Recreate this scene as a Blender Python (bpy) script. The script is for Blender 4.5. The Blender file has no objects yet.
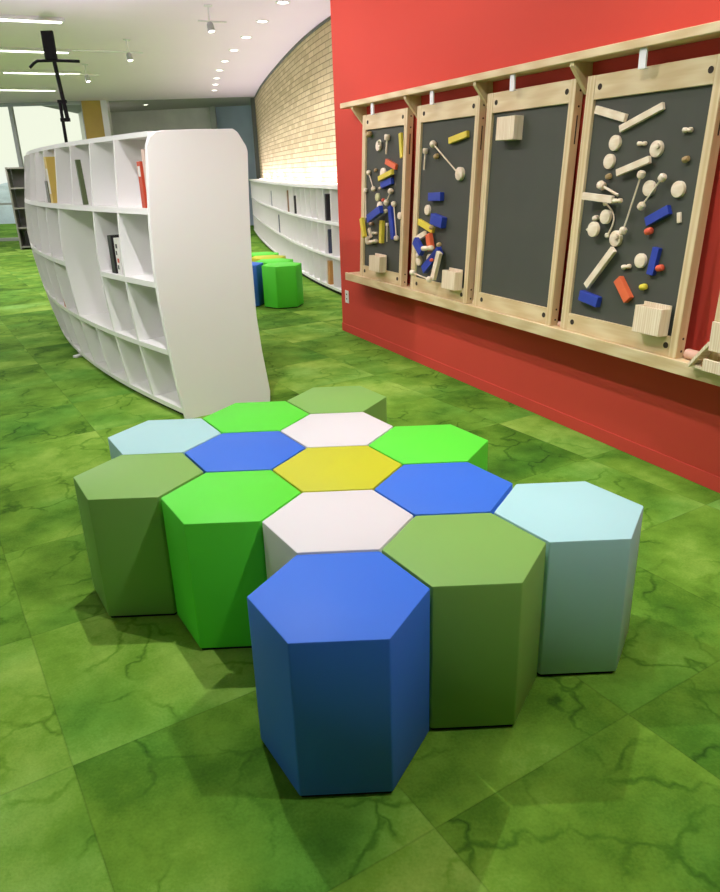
import bpy, bmesh, math, random
from mathutils import Vector, Matrix
random.seed(7)
scene = bpy.context.scene
COL = scene.collection
PI = math.pi

# ------------------------------------------------------------------ materials
def new_mat(name):
    m = bpy.data.materials.new(name); m.use_nodes = True
    nt = m.node_tree
    return m, nt, nt.nodes, nt.links, nt.nodes['Principled BSDF']

def plain(name, col, rough=0.5, metal=0.0, spec=0.5, var=0.04, scale=20.0, bump=0.0, bscale=300.0, emit=None, estr=0.0):
    m, nt, N, L, b = new_mat(name)
    b.inputs['Roughness'].default_value = rough
    b.inputs['Metallic'].default_value = metal
    b.inputs['Specular IOR Level'].default_value = spec
    tc = N.new('ShaderNodeTexCoord')
    nz = N.new('ShaderNodeTexNoise'); nz.inputs['Scale'].default_value = scale; nz.inputs['Detail'].default_value = 3
    L.new(tc.outputs['Object'], nz.inputs['Vector'])
    mx = N.new('ShaderNodeMix'); mx.data_type = 'RGBA'
    mx.inputs['A'].default_value = (*[c * (1 - var) for c in col], 1)
    mx.inputs['B'].default_value = (*[min(1, c * (1 + var)) for c in col], 1)
    L.new(nz.outputs['Fac'], mx.inputs['Factor']); L.new(mx.outputs['Result'], b.inputs['Base Color'])
    if bump:
        n2 = N.new('ShaderNodeTexNoise'); n2.inputs['Scale'].default_value = bscale
        L.new(tc.outputs['Object'], n2.inputs['Vector'])
        bp = N.new('ShaderNodeBump'); bp.inputs['Strength'].default_value = bump; bp.inputs['Distance'].default_value = 0.002
        L.new(n2.outputs['Fac'], bp.inputs['Height']); L.new(bp.outputs['Normal'], b.inputs['Normal'])
    if emit:
        b.inputs['Emission Color'].default_value = (*emit, 1); b.inputs['Emission Strength'].default_value = estr
    return m

def wood(name, c1, c2, rough=0.45, along='X', scale=1.0):
    m, nt, N, L, b = new_mat(name)
    b.inputs['Roughness'].default_value = rough
    tc = N.new('ShaderNodeTexCoord'); mp = N.new('ShaderNodeMapping')
    s = {'X': (1.2, 14, 14), 'Y': (14, 1.2, 14), 'Z': (14, 14, 1.2)}[along]
    mp.inputs['Scale'].default_value = [v * scale for v in s]
    L.new(tc.outputs['Object'], mp.inputs['Vector'])
    nz = N.new('ShaderNodeTexNoise'); nz.inputs['Scale'].default_value = 2.2; nz.inputs['Detail'].default_value = 5; nz.inputs['Distortion'].default_value = 0.6
    L.new(mp.outputs['Vector'], nz.inputs['Vector'])
    wv = N.new('ShaderNodeTexWave'); wv.wave_type = 'BANDS'; wv.inputs['Scale'].default_value = 0.9
    wv.inputs['Distortion'].default_value = 6; wv.inputs['Detail'].default_value = 2
    L.new(mp.outputs['Vector'], wv.inputs['Vector'])
    ad = N.new('ShaderNodeMath'); ad.operation = 'MULTIPLY_ADD'; ad.inputs[1].default_value = 0.45
    L.new(wv.outputs['Fac'], ad.inputs[0]); L.new(nz.outputs['Fac'], ad.inputs[2])
    cr = N.new('ShaderNodeValToRGB'); cr.color_ramp.elements[0].position = 0.35; cr.color_ramp.elements[1].position = 0.95
    cr.color_ramp.elements[0].color = (*c1, 1); cr.color_ramp.elements[1].color = (*c2, 1)
    L.new(ad.outputs[0], cr.inputs['Fac']); L.new(cr.outputs['Color'], b.inputs['Base Color'])
    return m

def carpet_material():
    m, nt, N, L, b = new_mat('green carpet')
    b.inputs['Roughness'].default_value = 0.95; b.inputs['Specular IOR Level'].default_value = 0.1
    geo = N.new('ShaderNodeNewGeometry')
    mp = N.new('ShaderNodeMapping'); mp.vector_type = 'POINT'
    T = 0.655
    mp.inputs['Rotation'].default_value = (0, 0, -math.radians(30))
    L.new(geo.outputs['Position'], mp.inputs['Vector'])
    # the tile grid, in tile units
    sc = N.new('ShaderNodeVectorMath'); sc.operation = 'MULTIPLY_ADD'
    sc.inputs[1].default_value = (1 / T, 1 / T, 0); sc.inputs[2].default_value = (-(-.63) / T + 20, -(.301) / T + 20, 0)
    L.new(mp.outputs['Vector'], sc.inputs[0])
    fl = N.new('ShaderNodeVectorMath'); fl.operation = 'FLOOR'; L.new(sc.outputs[0], fl.inputs[0])
    fr = N.new('ShaderNodeVectorMath'); fr.operation = 'FRACTION'; L.new(sc.outputs[0], fr.inputs[0])
    wn = N.new('ShaderNodeTexWhiteNoise'); wn.noise_dimensions = '3D'; L.new(fl.outputs[0], wn.inputs['Vector'])
    # every tile shows another cut of the printed pattern
    off = N.new('ShaderNodeVectorMath'); off.operation = 'MULTIPLY_ADD'; off.inputs[1].default_value = (9, 9, 0)
    L.new(wn.outputs['Color'], off.inputs[0]); L.new(mp.outputs['Vector'], off.inputs[2])
    big = N.new('ShaderNodeTexNoise'); big.inputs['Scale'].default_value = 2.6; big.inputs['Detail'].default_value = 6; big.inputs['Roughness'].default_value = 0.62
    L.new(off.outputs[0], big.inputs['Vector'])
    room = N.new('ShaderNodeTexNoise'); room.inputs['Scale'].default_value = 0.9; room.inputs['Detail'].default_value = 3
    L.new(geo.outputs['Position'], room.inputs['Vector'])
    dist = N.new('ShaderNodeVectorMath'); dist.operation = 'MULTIPLY_ADD'; dist.inputs[1].default_value = (0.35, 0.35, 0)
    nz2 = N.new('ShaderNodeTexNoise'); nz2.inputs['Scale'].default_value = 5; nz2.inputs['Detail'].default_value = 4
    L.new(off.outputs[0], nz2.inputs['Vector']); L.new(nz2.outputs['Color'], dist.inputs[0]); L.new(off.outputs[0], dist.inputs[2])
    vo = N.new('ShaderNodeTexVoronoi'); vo.voronoi_dimensions = '2D'; vo.feature = 'DISTANCE_TO_EDGE'; vo.inputs['Scale'].default_value = 4.2
    L.new(dist.outputs[0], vo.inputs['Vector'])
    vein = N.new('ShaderNodeMapRange'); vein.inputs['From Min'].default_value = 0.0; vein.inputs['From Max'].default_value = 0.06
    vein.inputs['To Min'].default_value = 0.0; vein.inputs['To Max'].default_value = 1.0
    L.new(vo.outputs['Distance'], vein.inputs['Value'])
    # veins fade in and out
    vm = N.new('ShaderNodeTexNoise'); vm.inputs['Scale'].default_value = 3.3; L.new(off.outputs[0], vm.inputs['Vector'])
    vmr = N.new('ShaderNodeMapRange'); vmr.inputs['From Min'].default_value = 0.42; vmr.inputs['From Max'].default_value = 0.62
    vmr.inputs['To Min'].default_value = 0.0; vmr.inputs['To Max'].default_value = 0.21
    L.new(vm.outputs['Fac'], vmr.inputs['Value'])
    inv = N.new('ShaderNodeMath'); inv.operation = 'SUBTRACT'; inv.inputs[0].default_value = 1; L.new(vein.outputs[0], inv.inputs[1])
    vs = N.new('ShaderNodeMath'); vs.operation = 'MULTIPLY'; L.new(inv.outputs[0], vs.inputs[0]); L.new(vmr.outputs[0], vs.inputs[1])
    # value = 0.55*big + 0.25*room + 0.22*tile - veins
    a1 = N.new('ShaderNodeMath'); a1.operation = 'MULTIPLY_ADD'; a1.inputs[1].default_value = 1.10; L.new(big.outputs['Fac'], a1.inputs[0])
    a2 = N.new('ShaderNodeMath'); a2.operation = 'MULTIPLY_ADD'; a2.inputs[1].default_value = 0.22; a2.inputs[2].default_value = -0.27
    L.new(wn.outputs['Value'], a2.inputs[0])
    a3 = N.new('ShaderNodeMath'); a3.operation = 'MULTIPLY_ADD'; a3.inputs[1].default_value = 0.25; L.new(room.outputs['Fac'], a3.inputs[0]); L.new(a2.outputs[0], a3.inputs[2])
    L.new(a3.outputs[0], a1.inputs[2])
    a4 = N.new('ShaderNodeMath'); a4.operation = 'SUBTRACT'; L.new(a1.outputs[0], a4.inputs[0]); L.new(vs.outputs[0], a4.inputs[1])
    # pile speckle
    sp = N.new('ShaderNodeTexNoise'); sp.inputs['Scale'].default_value = 130; sp.inputs['Detail'].default_value = 2
    L.new(geo.outputs['Position'], sp.inputs['Vector'])
    a5 = N.new('ShaderNodeMath'); a5.operation = 'MULTIPLY_ADD'; a5.inputs[1].default_value = 0.16; L.new(sp.outputs['Fac'], a5.inputs[0]); L.new(a4.outputs[0], a5.inputs[2])
    cr = N.new('ShaderNodeValToRGB'); R = cr.color_ramp
    R.elements[0].position = 0.22; R.elements[0].color = (0.030, 0.090, 0.008, 1)
    R.elements[1].position = 0.92; R.elements[1].color = (0.32, 0.50, 0.09, 1)
    e1 = R.elements.new(0.42); e1.color = (0.075, 0.185, 0.014, 1)
    e2 = R.elements.new(0.62); e2.color = (0.150, 0.310, 0.030, 1)
    L.new(a5.outputs[0], cr.inputs['Fac'])
    # seams
    sx = N.new('ShaderNodeSeparateXYZ'); L.new(fr.outputs[0], sx.inputs[0])
    mins = []
    for ax in 'XY':
        s1 = N.new('ShaderNodeMath'); s1.operation = 'SUBTRACT'; s1.inputs[1].default_value = 0.5; L.new(sx.outputs[ax], s1.inputs[0])
        s2 = N.new('ShaderNodeMath'); s2.operation = 'ABSOLUTE'; L.new(s1.outputs[0], s2.inputs[0]); mins.append(s2)
    mxn = N.new('ShaderNodeMath'); mxn.operation = 'MAXIMUM'; L.new(mins[0].outputs[0], mxn.inputs[0]); L.new(mins[1].outputs[0], mxn.inputs[1])
    sm = N.new('ShaderNodeMapRange'); sm.inputs['From Min'].default_value = 0.494; sm.inputs['From Max'].default_value = 0.5
    sm.inputs['To Min'].default_value = 1.0; sm.inputs['To Max'].default_value = 0.75
    L.new(mxn.outputs[0], sm.inputs['Value'])
    mul = N.new('ShaderNodeVectorMath'); mul.operation = 'SCALE'; L.new(cr.outputs['Color'], mul.inputs[0]); L.new(sm.outputs[0], mul.inputs['Scale'])
    hz = N.new('ShaderNodeTexNoise'); hz.inputs['Scale'].default_value = 1.7; hz.inputs['Detail'].default_value = 4; L.new(off.outputs[0], hz.inputs['Vector'])
    hr = N.new('ShaderNodeMapRange'); hr.inputs['From Min'].default_value = 0.45; hr.inputs['From Max'].default_value = 0.70; hr.inputs['To Max'].default_value = 0.75
    L.new(hz.outputs['Fac'], hr.inputs['Value'])
    hm = N.new('ShaderNodeMix'); hm.data_type = 'RGBA'; hm.blend_type = 'MULTIPLY'; hm.inputs['B'].default_value = (0.62, 0.92, 1.15, 1)
    L.new(hr.outputs[0], hm.inputs['Factor']); L.new(mul.outputs[0], hm.inputs['A']); L.new(hm.outputs['Result'], b.inputs['Base Color'])
    bp = N.new('ShaderNodeBump'); bp.inputs['Strength'].default_value = 0.5; bp.inputs['Distance'].default_value = 0.004
    L.new(sp.outputs['Fac'], bp.inputs['Height']); L.new(bp.outputs['Normal'], b.inputs['Normal'])
    return m

def brick_material():
    m, nt, N, L, b = new_mat('cream brick')
    b.inputs['Roughness'].default_value = 0.85
    uv = N.new('ShaderNodeUVMap')
    br = N.new('ShaderNodeTexBrick'); br.inputs['Scale'].default_value = 1.0
    br.inputs['Brick Width'].default_value = 0.30; br.inputs['Row Height'].default_value = 0.068
    br.inputs['Mortar Size'].default_value = 0.006; br.inputs['Mortar Smooth'].default_value = 0.3
    br.inputs['Color1'].default_value = (0.80, 0.66, 0.42, 1); br.inputs['Color2'].default_value = (0.62, 0.49, 0.28, 1)
    br.inputs['Mortar'].default_value = (0.36, 0.27, 0.15, 1); br.offset = 0.5
    L.new(uv.outputs[0], br.inputs['Vector'])
    L.new(br.outputs['Color'], b.inputs['Base Color'])
    bp = N.new('ShaderNodeBump'); bp.inputs['Strength'].default_value = 0.6; bp.inputs['Distance'].default_value = 0.01; bp.invert = True
    L.new(br.outputs['Fac'], bp.inputs['Height']); L.new(bp.outputs['Normal'], b.inputs['Normal'])
    return m

def glass_material():
    m, nt, N, L, b = new_mat('window glass')
    b.inputs['Roughness'].default_value = 0.02; b.inputs['Transmission Weight'].default_value = 1.0
    b.inputs['IOR'].default_value = 1.05; b.inputs['Base Color'].default_value = (0.97, 0.99, 0.96, 1)
    return m

def lamp_mat(name, col, st):
    m, nt, N, L, b = new_mat(name)
    b.inputs['Base Color'].default_value = (0.9, 0.9, 0.88, 1)
    b.inputs['Emission Color'].default_value = (*col, 1); b.inputs['Emission Strength'].default_value = st
    return m

M = {}
M['carpet'] = carpet_material()
M['brick'] = brick_material()
M['glass'] = glass_material()
M['ceiling'] = plain('painted ceiling', (0.95, 0.81, 0.97), 0.9, var=0.02, scale=0.6)
M['red'] = plain('red painted wall', (0.58, 0.066, 0.042), 0.7, spec=0.15, var=0.05, scale=1.2, bump=0.15, bscale=60)
M['shaded_laminate'] = plain('laminate shaded grey', (0.25, 0.26, 0.21), 0.5, var=0.05)  # backlit shade of the far bookcase, put into its colour
M['white'] = plain('white laminate', (0.85, 0.84, 0.82), 0.5, var=0.015, scale=3)
M['white_steel'] = plain('white steel', (0.80, 0.80, 0.79), 0.35, var=0.01)
M['concrete'] = plain('grey concrete', (0.80, 0.80, 0.82), 0.85, var=0.3, scale=1.6, bump=0.3, bscale=12)
M['dark_ceiling'] = plain('dark grey soffit', (0.38, 0.37, 0.36), 0.8, var=0.05)
M['warm_wall'] = plain('off white wall', (0.72, 0.70, 0.64), 0.9, var=0.02, scale=0.8)
M['dark_metal'] = plain('dark bronze metal', (0.10, 0.11, 0.09), 0.5, metal=0.3)
M['grey_metal'] = plain('grey metal', (0.42, 0.44, 0.42), 0.4, metal=0.4)
M['black'] = plain('matte black', (0.008, 0.008, 0.008), 0.7, var=0.2, spec=0.15)
M['blue_wall'] = plain('blue grey wall', (0.46, 0.55, 0.70), 0.7, var=0.2, scale=1.5)
M['ochre'] = plain('ochre panel', (0.52, 0.36, 0.07), 0.6, var=0.15, scale=4)
M['pine_x'] = wood('pine along the length', (0.76, 0.64, 0.38), (0.62, 0.47, 0.24), along='X')
M['pine_z'] = wood('pine upright', (0.76, 0.64, 0.38), (0.62, 0.47, 0.24), along='Z')
M['pale_pine'] = wood('pale pine', (0.90, 0.80, 0.60), (0.74, 0.60, 0.38), along='Z', scale=2)
M['slate'] = plain('dark grey board', (0.062, 0.068, 0.050), 0.75, var=0.12, scale=5)
M['hole'] = plain('dark hole', (0.035, 0.022, 0.012), 0.8)
PC = {
 'pine': wood('toy pine', (0.88, 0.79, 0.60), (0.76, 0.64, 0.44), along='X', scale=2.5),
 'bark': wood('bark slice', (0.30, 0.19, 0.07), (0.50, 0.36, 0.16), along='Z', scale=4),
 'yellow': plain('toy yellow', (0.72, 0.60, 0.05), 0.5, var=0.08),
 'blue': plain('toy blue', (0.020, 0.050, 0.36), 0.5, var=0.15),
 'red': plain('toy red', (0.72, 0.11, 0.05), 0.5, var=0.1),
 'orange': plain('toy orange', (0.74, 0.14, 0.045), 0.5, var=0.1),
 'lime': plain('toy pale green', (0.55, 0.58, 0.28), 0.5, var=0.1),
 'pink': plain('toy pink', (0.68, 0.42, 0.30), 0.5, var=0.1),
}
def vinyl(name, col): return plain(name, col, 0.55, var=0.02, scale=2, bump=0.06, bscale=500, spec=0.3)
STC = {
 'blue': vinyl('blue vinyl', (0.036, 0.165, 0.70)),
 'olive green': vinyl('olive green vinyl', (0.205, 0.42, 0.09)),
 'bright green': vinyl('bright green vinyl', (0.10, 0.72, 0.04)),
 'pale blue': vinyl('pale blue vinyl', (0.38, 0.66, 0.66)),
 'white': vinyl('white vinyl', (0.68, 0.685, 0.68)),
 'yellow': vinyl('yellow vinyl', (0.54, 0.57, 0.022)),
}

# ------------------------------------------------------------------ mesh helpers
def link(name, bm, mat, parent=None, smooth=False):
    me = bpy.data.meshes.new(name); bm.normal_update(); bm.to_mesh(me); bm.free()
    if mat: me.materials.append(mat)
    if smooth:
        for p in me.polygons: p.use_smooth = True
        me.set_sharp_from_angle(angle=math.radians(35))
    o = bpy.data.objects.new(name, me); COL.objects.link(o)
    if parent: o.parent = parent
    return o

def empty(name, loc=(0, 0, 0), rot=(0, 0, 0)):
    o = bpy.data.objects.new(name, None); COL.objects.link(o)
    o.location = loc; o.rotation_euler = rot; o.empty_display_size = 0.1
    return o

def tag(o, label, cat, group=None):
    o['label'] = label; o['category'] = cat
    if group: o['group'] = group
    return o

def struct(o):
    o['kind'] = 'structure'; return o

def add_box(bm, x0, x1, y0, y1, z0, z1):
    v = [bm.verts.new(p) for p in ((x0,y0,z0),(x1,y0,z0),(x1,y1,z0),(x0,y1,z0),(x0,y0,z1),(x1,y0,z1),(x1,y1,z1),(x0,y1,z1))]
    for f in ((3,2,1,0),(4,5,6,7),(0,1,5,4),(1,2,6,5),(2,3,7,6),(3,0,4,7)): bm.faces.new([v[i] for i in f])
    return v

def box(x0, x1, y0, y1, z0, z1, bevel=0.0, seg=2):
    bm = bmesh.new(); add_box(bm, x0, x1, y0, y1, z0, z1)
    if bevel: bmesh.ops.bevel(bm, geom=bm.edges[:], offset=bevel, segments=seg, affect='EDGES', profile=0.5)
    return bm

def prism(pts, h0, h1, fn, bevel=0.0):
    """pts: 2-D outline; fn(a, b, h) -> xyz"""
    bm = bmesh.new()
    A = [bm.verts.new(fn(a, b, h0)) for a, b in pts]; B = [bm.verts.new(fn(a, b, h1)) for a, b in pts]
    n = len(pts); bm.faces.new(A[::-1]); bm.faces.new(B)
    for i in range(n): bm.faces.new((A[i], A[(i+1) % n], B[(i+1) % n], B[i]))
    bmesh.ops.recalc_face_normals(bm, faces=bm.faces[:])
    if bevel: bmesh.ops.bevel(bm, geom=bm.edges[:], offset=bevel, segments=2, affect='EDGES', profile=0.5)
    return bm

def add_cyl(bm, p0, p1, r0, r1=None, n=20):
    r1 = r0 if r1 is None else r1
    p0 = Vector(p0); p1 = Vector(p1); d = (p1 - p0).normalized()
    a = d.orthogonal().normalized(); c = d.cross(a)
    A = []; B = []
    for i in range(n):
        t = 2 * PI * i / n; w = a * math.cos(t) + c * math.sin(t)
        A.append(bm.verts.new(p0 + w * r0)); B.append(bm.verts.new(p1 + w * r1))
    bm.faces.new(A[::-1]); bm.faces.new(B)
    for i in range(n): bm.faces.new((A[i], A[(i+1) % n], B[(i+1) % n], B[i]))

def lathe(bm, p0, d, prof, n=20):
    """prof: (height along d, radius)"""
    p0 = Vector(p0); d = Vector(d).normalized(); a = d.orthogonal().normalized(); c = d.cross(a)
    rings = []
    for h, r in prof:
        rings.append([bm.verts.new(p0 + d*h + (a*math.cos(2*PI*i/n) + c*math.sin(2*PI*i/n))*r) for i in range(n)])
    for k in range(len(rings)-1):
        for i in range(n): bm.faces.new((rings[k][i], rings[k][(i+1) % n], rings[k+1][(i+1) % n], rings[k+1][i]))
    bm.faces.new(rings[0][::-1]); bm.faces.new(rings[-1])

def disc_bm(bm, c, d, r, t, b):
    lathe(bm, c, d, [(0, r), (t-b, r), (t-b*.3, r-b*.3), (t, r-b)], 28)

def tube(bm, pts, r, n=10):
    pts = [Vector(p) for p in pts]; rings = []
    for i, p in enumerate(pts):
        d = (pts[min(i+1, len(pts)-1)] - pts[max(i-1, 0)]).normalized()
        a = d.cross(Vector((0.1, 1, 0.07))).normalized(); c = d.cross(a)
        rings.append([bm.verts.new(p + (a*math.cos(2*PI*k/n) + c*math.sin(2*PI*k/n))*r) for k in range(n)])
    for k in range(len(rings)-1):
        for i in range(n): bm.faces.new((rings[k][i], rings[k][(i+1) % n], rings[k+1][(i+1) % n], rings[k+1][i]))
    bm.faces.new(rings[0][::-1]); bm.faces.new(rings[-1])

def copy_tree(o, parent=None):
    c = o.copy(); COL.objects.link(c)
    if parent: c.parent = parent
    for ch in list(o.children): copy_tree(ch, c)
    return c

# ------------------------------------------------------------------ camera
CAM = Vector((0.03126, -1.49510, 1.40012))
yaw, pit, rol = 0.0213440, 0.3692671, -0.0322054
f = Vector((math.sin(yaw)*math.cos(pit), math.cos(yaw)*math.cos(pit), -math.sin(pit)))
r = Vector((math.cos(yaw), -math.sin(yaw), 0)); u = r.cross(f)
r2 = r*math.cos(rol) + u*math.sin(rol); u2 = -r*math.sin(rol) + u*math.cos(rol)
cam_data = bpy.data.cameras.new('camera'); cam = bpy.data.objects.new('camera', cam_data); COL.objects.link(cam)
Mx = Matrix((r2, u2, -f)).transposed().to_4x4(); Mx.translation = CAM; cam.matrix_world = Mx
cam_data.sensor_fit = 'HORIZONTAL'; cam_data.sensor_width = 36.0; cam_data.lens = 36.0 * 719.22 / 720.0
cam_data.clip_start = 0.05; cam_data.clip_end = 200
scene.camera = cam

# ------------------------------------------------------------------ room shell
CEIL = 3.0
W0 = Vector((0.04943, 5.11713, 0)); WA = math.radians(-66.394)     # red wall: far end and direction
WE = Vector((math.cos(WA), math.sin(WA), 0)); WN = Vector((-0.91632, -0.40044, 0))
def WP(s, off, z): return W0 + WE*s + WN*off + Vector((0, 0, z))

struct(link('floor', box(-12, 9, -6.5, 24, -0.12, 0.0), M['carpet']))
struct(link('ceiling', box(-12, 9, -6.5, 17.0, CEIL, CEIL+0.15), M['ceiling']))
o = link('ceiling_soffit', box(-6.9, 9, 17.0, 24, CEIL-0.002, CEIL+0.15), M['dark_ceiling']); o.name = 'ceiling.001'; struct(o)
# red wall with its low skirting
def wall_obj(name, bm, mat):
    o = link(name, bm, mat); o.location = W0; o.rotation_euler = (0, 0, WA); return struct(o)
wall_obj('wall_right', box(0, 12, 0, 0.32, 0, CEIL), M['red'])
wall_obj('baseboard_right', box(-0.004, 12, -0.006, 0.0, 0, 0.072, 0.002, 1), M['red'])
# the room's left side stays open to the daylight
struct(link('wall_back', box(-12, 9, -6.6, -6.5, 0, CEIL), M['warm_wall']))

# curved brick wall
BR = [(1.35, 5.3), (0.95, 5.8), (0.62, 6.33), (0.33, 7.0), (0.08, 7.76), (-0.16, 8.62), (-0.45, 9.85), (-0.90, 12.09), (-1.36, 14.61), (-1.77, 17.2)]
def catmull(P, n=10):
    out = []
    for i in range(len(P)-1):
        p0 = Vector(P[max(i-1, 0)]); p1 = Vector(P[i]); p2 = Vector(P[i+1]); p3 = Vector(P[min(i+2, len(P)-1)])
        for k in range(n):
            t = k/n
            out.append(0.5*((2*p1) + (p2-p0)*t + (2*p0-5*p1+4*p2-p3)*t*t + (3*p1-p0-3*p2+p3)*t**3))
    out.append(Vector(P[-1])); return out
BC = catmull(BR)
BL = [0.0]
for i in range(1, len(BC)): BL.append(BL[-1] + (BC[i]-BC[i-1]).length)
def bpt(l, off=0.0):
    """point on the brick wall's face at arc length l, moved off into the room"""
    l = max(0.0, min(BL[-1]-1e-6, l)); i = 0
    while BL[i+1] < l: i += 1
    t = (l-BL[i])/(BL[i+1]-BL[i]); p = BC[i].lerp(BC[i+1], t)
    d0 = (BC[min(i+1, len(BC)-1)]-BC[max(i-1, 0)]).normalized(); d1 = (BC[min(i+2, len(BC)-1)]-BC[i]).normalized()
    d = d0.lerp(d1, t).normalized()
    return Vector((p.x - d.y*off, p.y + d.x*off, 0))
def sweep_b(l0, l1, o0, o1, z0, z1, step=0.25):
    n = max(1, int(math.ceil((l1-l0)/step))); bm = bmesh.new(); rings = []
    for k in range(n+1):
        l = l0+(l1-l0)*k/n; a = bpt(l, o0); c = bpt(l, o1)
        rings.append([bm.verts.new((a.x, a.y, z0)), bm.verts.new((c.x, c.y, z0)), bm.verts.new((c.x, c.y, z1)), bm.verts.new((a.x, a.y, z1))])
    for k in range(n):
        for i in range(4): bm.faces.new((rings[k][i], rings[k+1][i], rings[k+1][(i+1) % 4], rings[k][(i+1) % 4]))
    bm.faces.new(rings[0]); bm.faces.new(rings[-1][::-1])
    bmesh.ops.recalc_face_normals(bm, faces=bm.faces[:]); return bm
bm = sweep_b(0, BL[-1], -0.3, 0.0, 0, CEIL-0.001, 0.15)
uvl = bm.loops.layers.uv.new('UVMap')
n = int(math.ceil(BL[-1]/0.15))
bm.verts.ensure_lookup_table()
for fc in bm.faces:
    for lp in fc.loops:
        lp[uvl].uv = ((lp.vert.index//4)*BL[-1]/n, lp.vert.co.z)
struct(link('wall_curved', bm, M['brick']))
struct(link('trim_1', sweep_b(0.0, BL[-1], 0.0, 0.02, 2.972, CEIL-0.001, 0.2), M['dark_metal']))
e_ = bpt(BL[-1], 0.0)
struct(link('trim_2', box(e_.x-0.10, e_.x+0.05, e_.y, e_.y+0.12, 0, CEIL-0.003), M['dark_metal']))

# far concrete wall behind the ceiling edge, and the window wall at far left
def slab(name, p, q, t, z0, z1, mat):
    p = Vector((*p, 0)); q = Vector((*q, 0)); d = (q-p); Lh = d.length
    o = link(name, box(0, Lh, 0, t, z0, z1), mat); o.location = p; o.rotation_euler = (0, 0, math.atan2(d.y, d.x)); return struct(o)
slab('wall_far', (-6.9, 20.33), (-3.14, 19.52), 0.3, 0, CEIL, M['concrete'])
slab('wall_far.003', (-3.14, 19.5), (4.0, 18.0), 0.3, 0, CEIL, M['blue_wall'])
slab('wall_far.001', (-5.26, 16.95), (-6.75, 20.2), 0.1, 0, CEIL, M['warm_wall'])
struct(link('trim_3', box(-3.16, -3.02, 19.25, 19.40, 0, CEIL-0.003), M['grey_metal']))
struct(link('trim_4', box(-5.22, -5.08, 16.72, 16.92, 0, CEIL-0.001), M['white_steel']))
struct(link('wall_window_side', box(-5.66, -5.22, 16.76, 16.88, 0, CEIL-0.001), M['ochre'])).name = 'wall_far.002'
# glazed front
YW = 16.8
def window(idx, x0, x1):
    w = struct(empty('window_%d' % idx, (x0, YW, 0)))
    Lw = x1-x0
    bm = bmesh.new()
    add_box(bm, 0, 0.06, -0.05, 0.05, 0, CEIL); add_box(bm, Lw-0.02, Lw, -0.05, 0.05, 0, CEIL)
    add_box(bm, 0.06, Lw-0.02, -0.05, 0.05, 0, 0.07); add_box(bm, 0.06, Lw-0.02, -0.05, 0.05, CEIL-0.07, CEIL-0.002)
    add_box(bm, 0.06, Lw-0.02, -0.03, 0.03, 0.82, 0.87)
    link('window_frame', bm, M['grey_metal'], w)
    bm = bmesh.new(); add_box(bm, 0.061, Lw-0.021, -0.004, 0.004, 0.871, CEIL-0.071); add_box(bm, 0.061, Lw-0.021, -0.004, 0.004, 0.071, 0.819)
    link('pane', bm, M['glass'], w)
for i, (a, c) in enumerate([(-12.0, -10.4), (-10.4, -8.9), (-8.9, -7.3), (-7.3, -5.66)]): window(i+1, a, c)
# outside: pale paving and a frosted hedge row seen through the lower panes
tag(link('paving', box(-40, -2, 20.8, 60, -0.30, -0.22), plain('pale paving', (0.62, 0.68, 0.74), 0.9)), 'pale blue grey paving outside beyond the far left window', 'paving')['kind'] = 'structure'
bm = bmesh.new()
bmesh.ops.create_icosphere(bm, subdivisions=5, radius=1)
rr = random.Random(3)
for v in bm.verts:
    k = 1 + 0.10*math.sin(v.co.x*37)*math.cos(v.co.z*23+v.co.x*11) + 0.05*rr.uniform(-1, 1)
    v.co = Vector((v.co.x*9.0, v.co.y*1.2, v.co.z*1.25*k))
hd = link('frosted_hedge', bm, plain('frosted leaves', (0.60, 0.70, 0.78), 0.9, var=0.25, scale=3)); hd.location = (-16.5, 27, 0.15)
tag(hd, 'pale frosty bluish hedge outside the far left window', 'hedge')
LP = {'row': 60, 's1': 185, 's2': 36, 's3': 12, 's5': 18, 's6': 155, 's7': 12, 'w': 66, 'bc': 190, 'ep': 150, 'lin': 24, 'fill_tall': 8.5, 'fill_low': 5.5}   # lamp powers, watts

M['led'] = lamp_mat('led strip', (1.0, 0.92, 1.0), 2.0)  # glow of the uplights added on the bookcase tops
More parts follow.
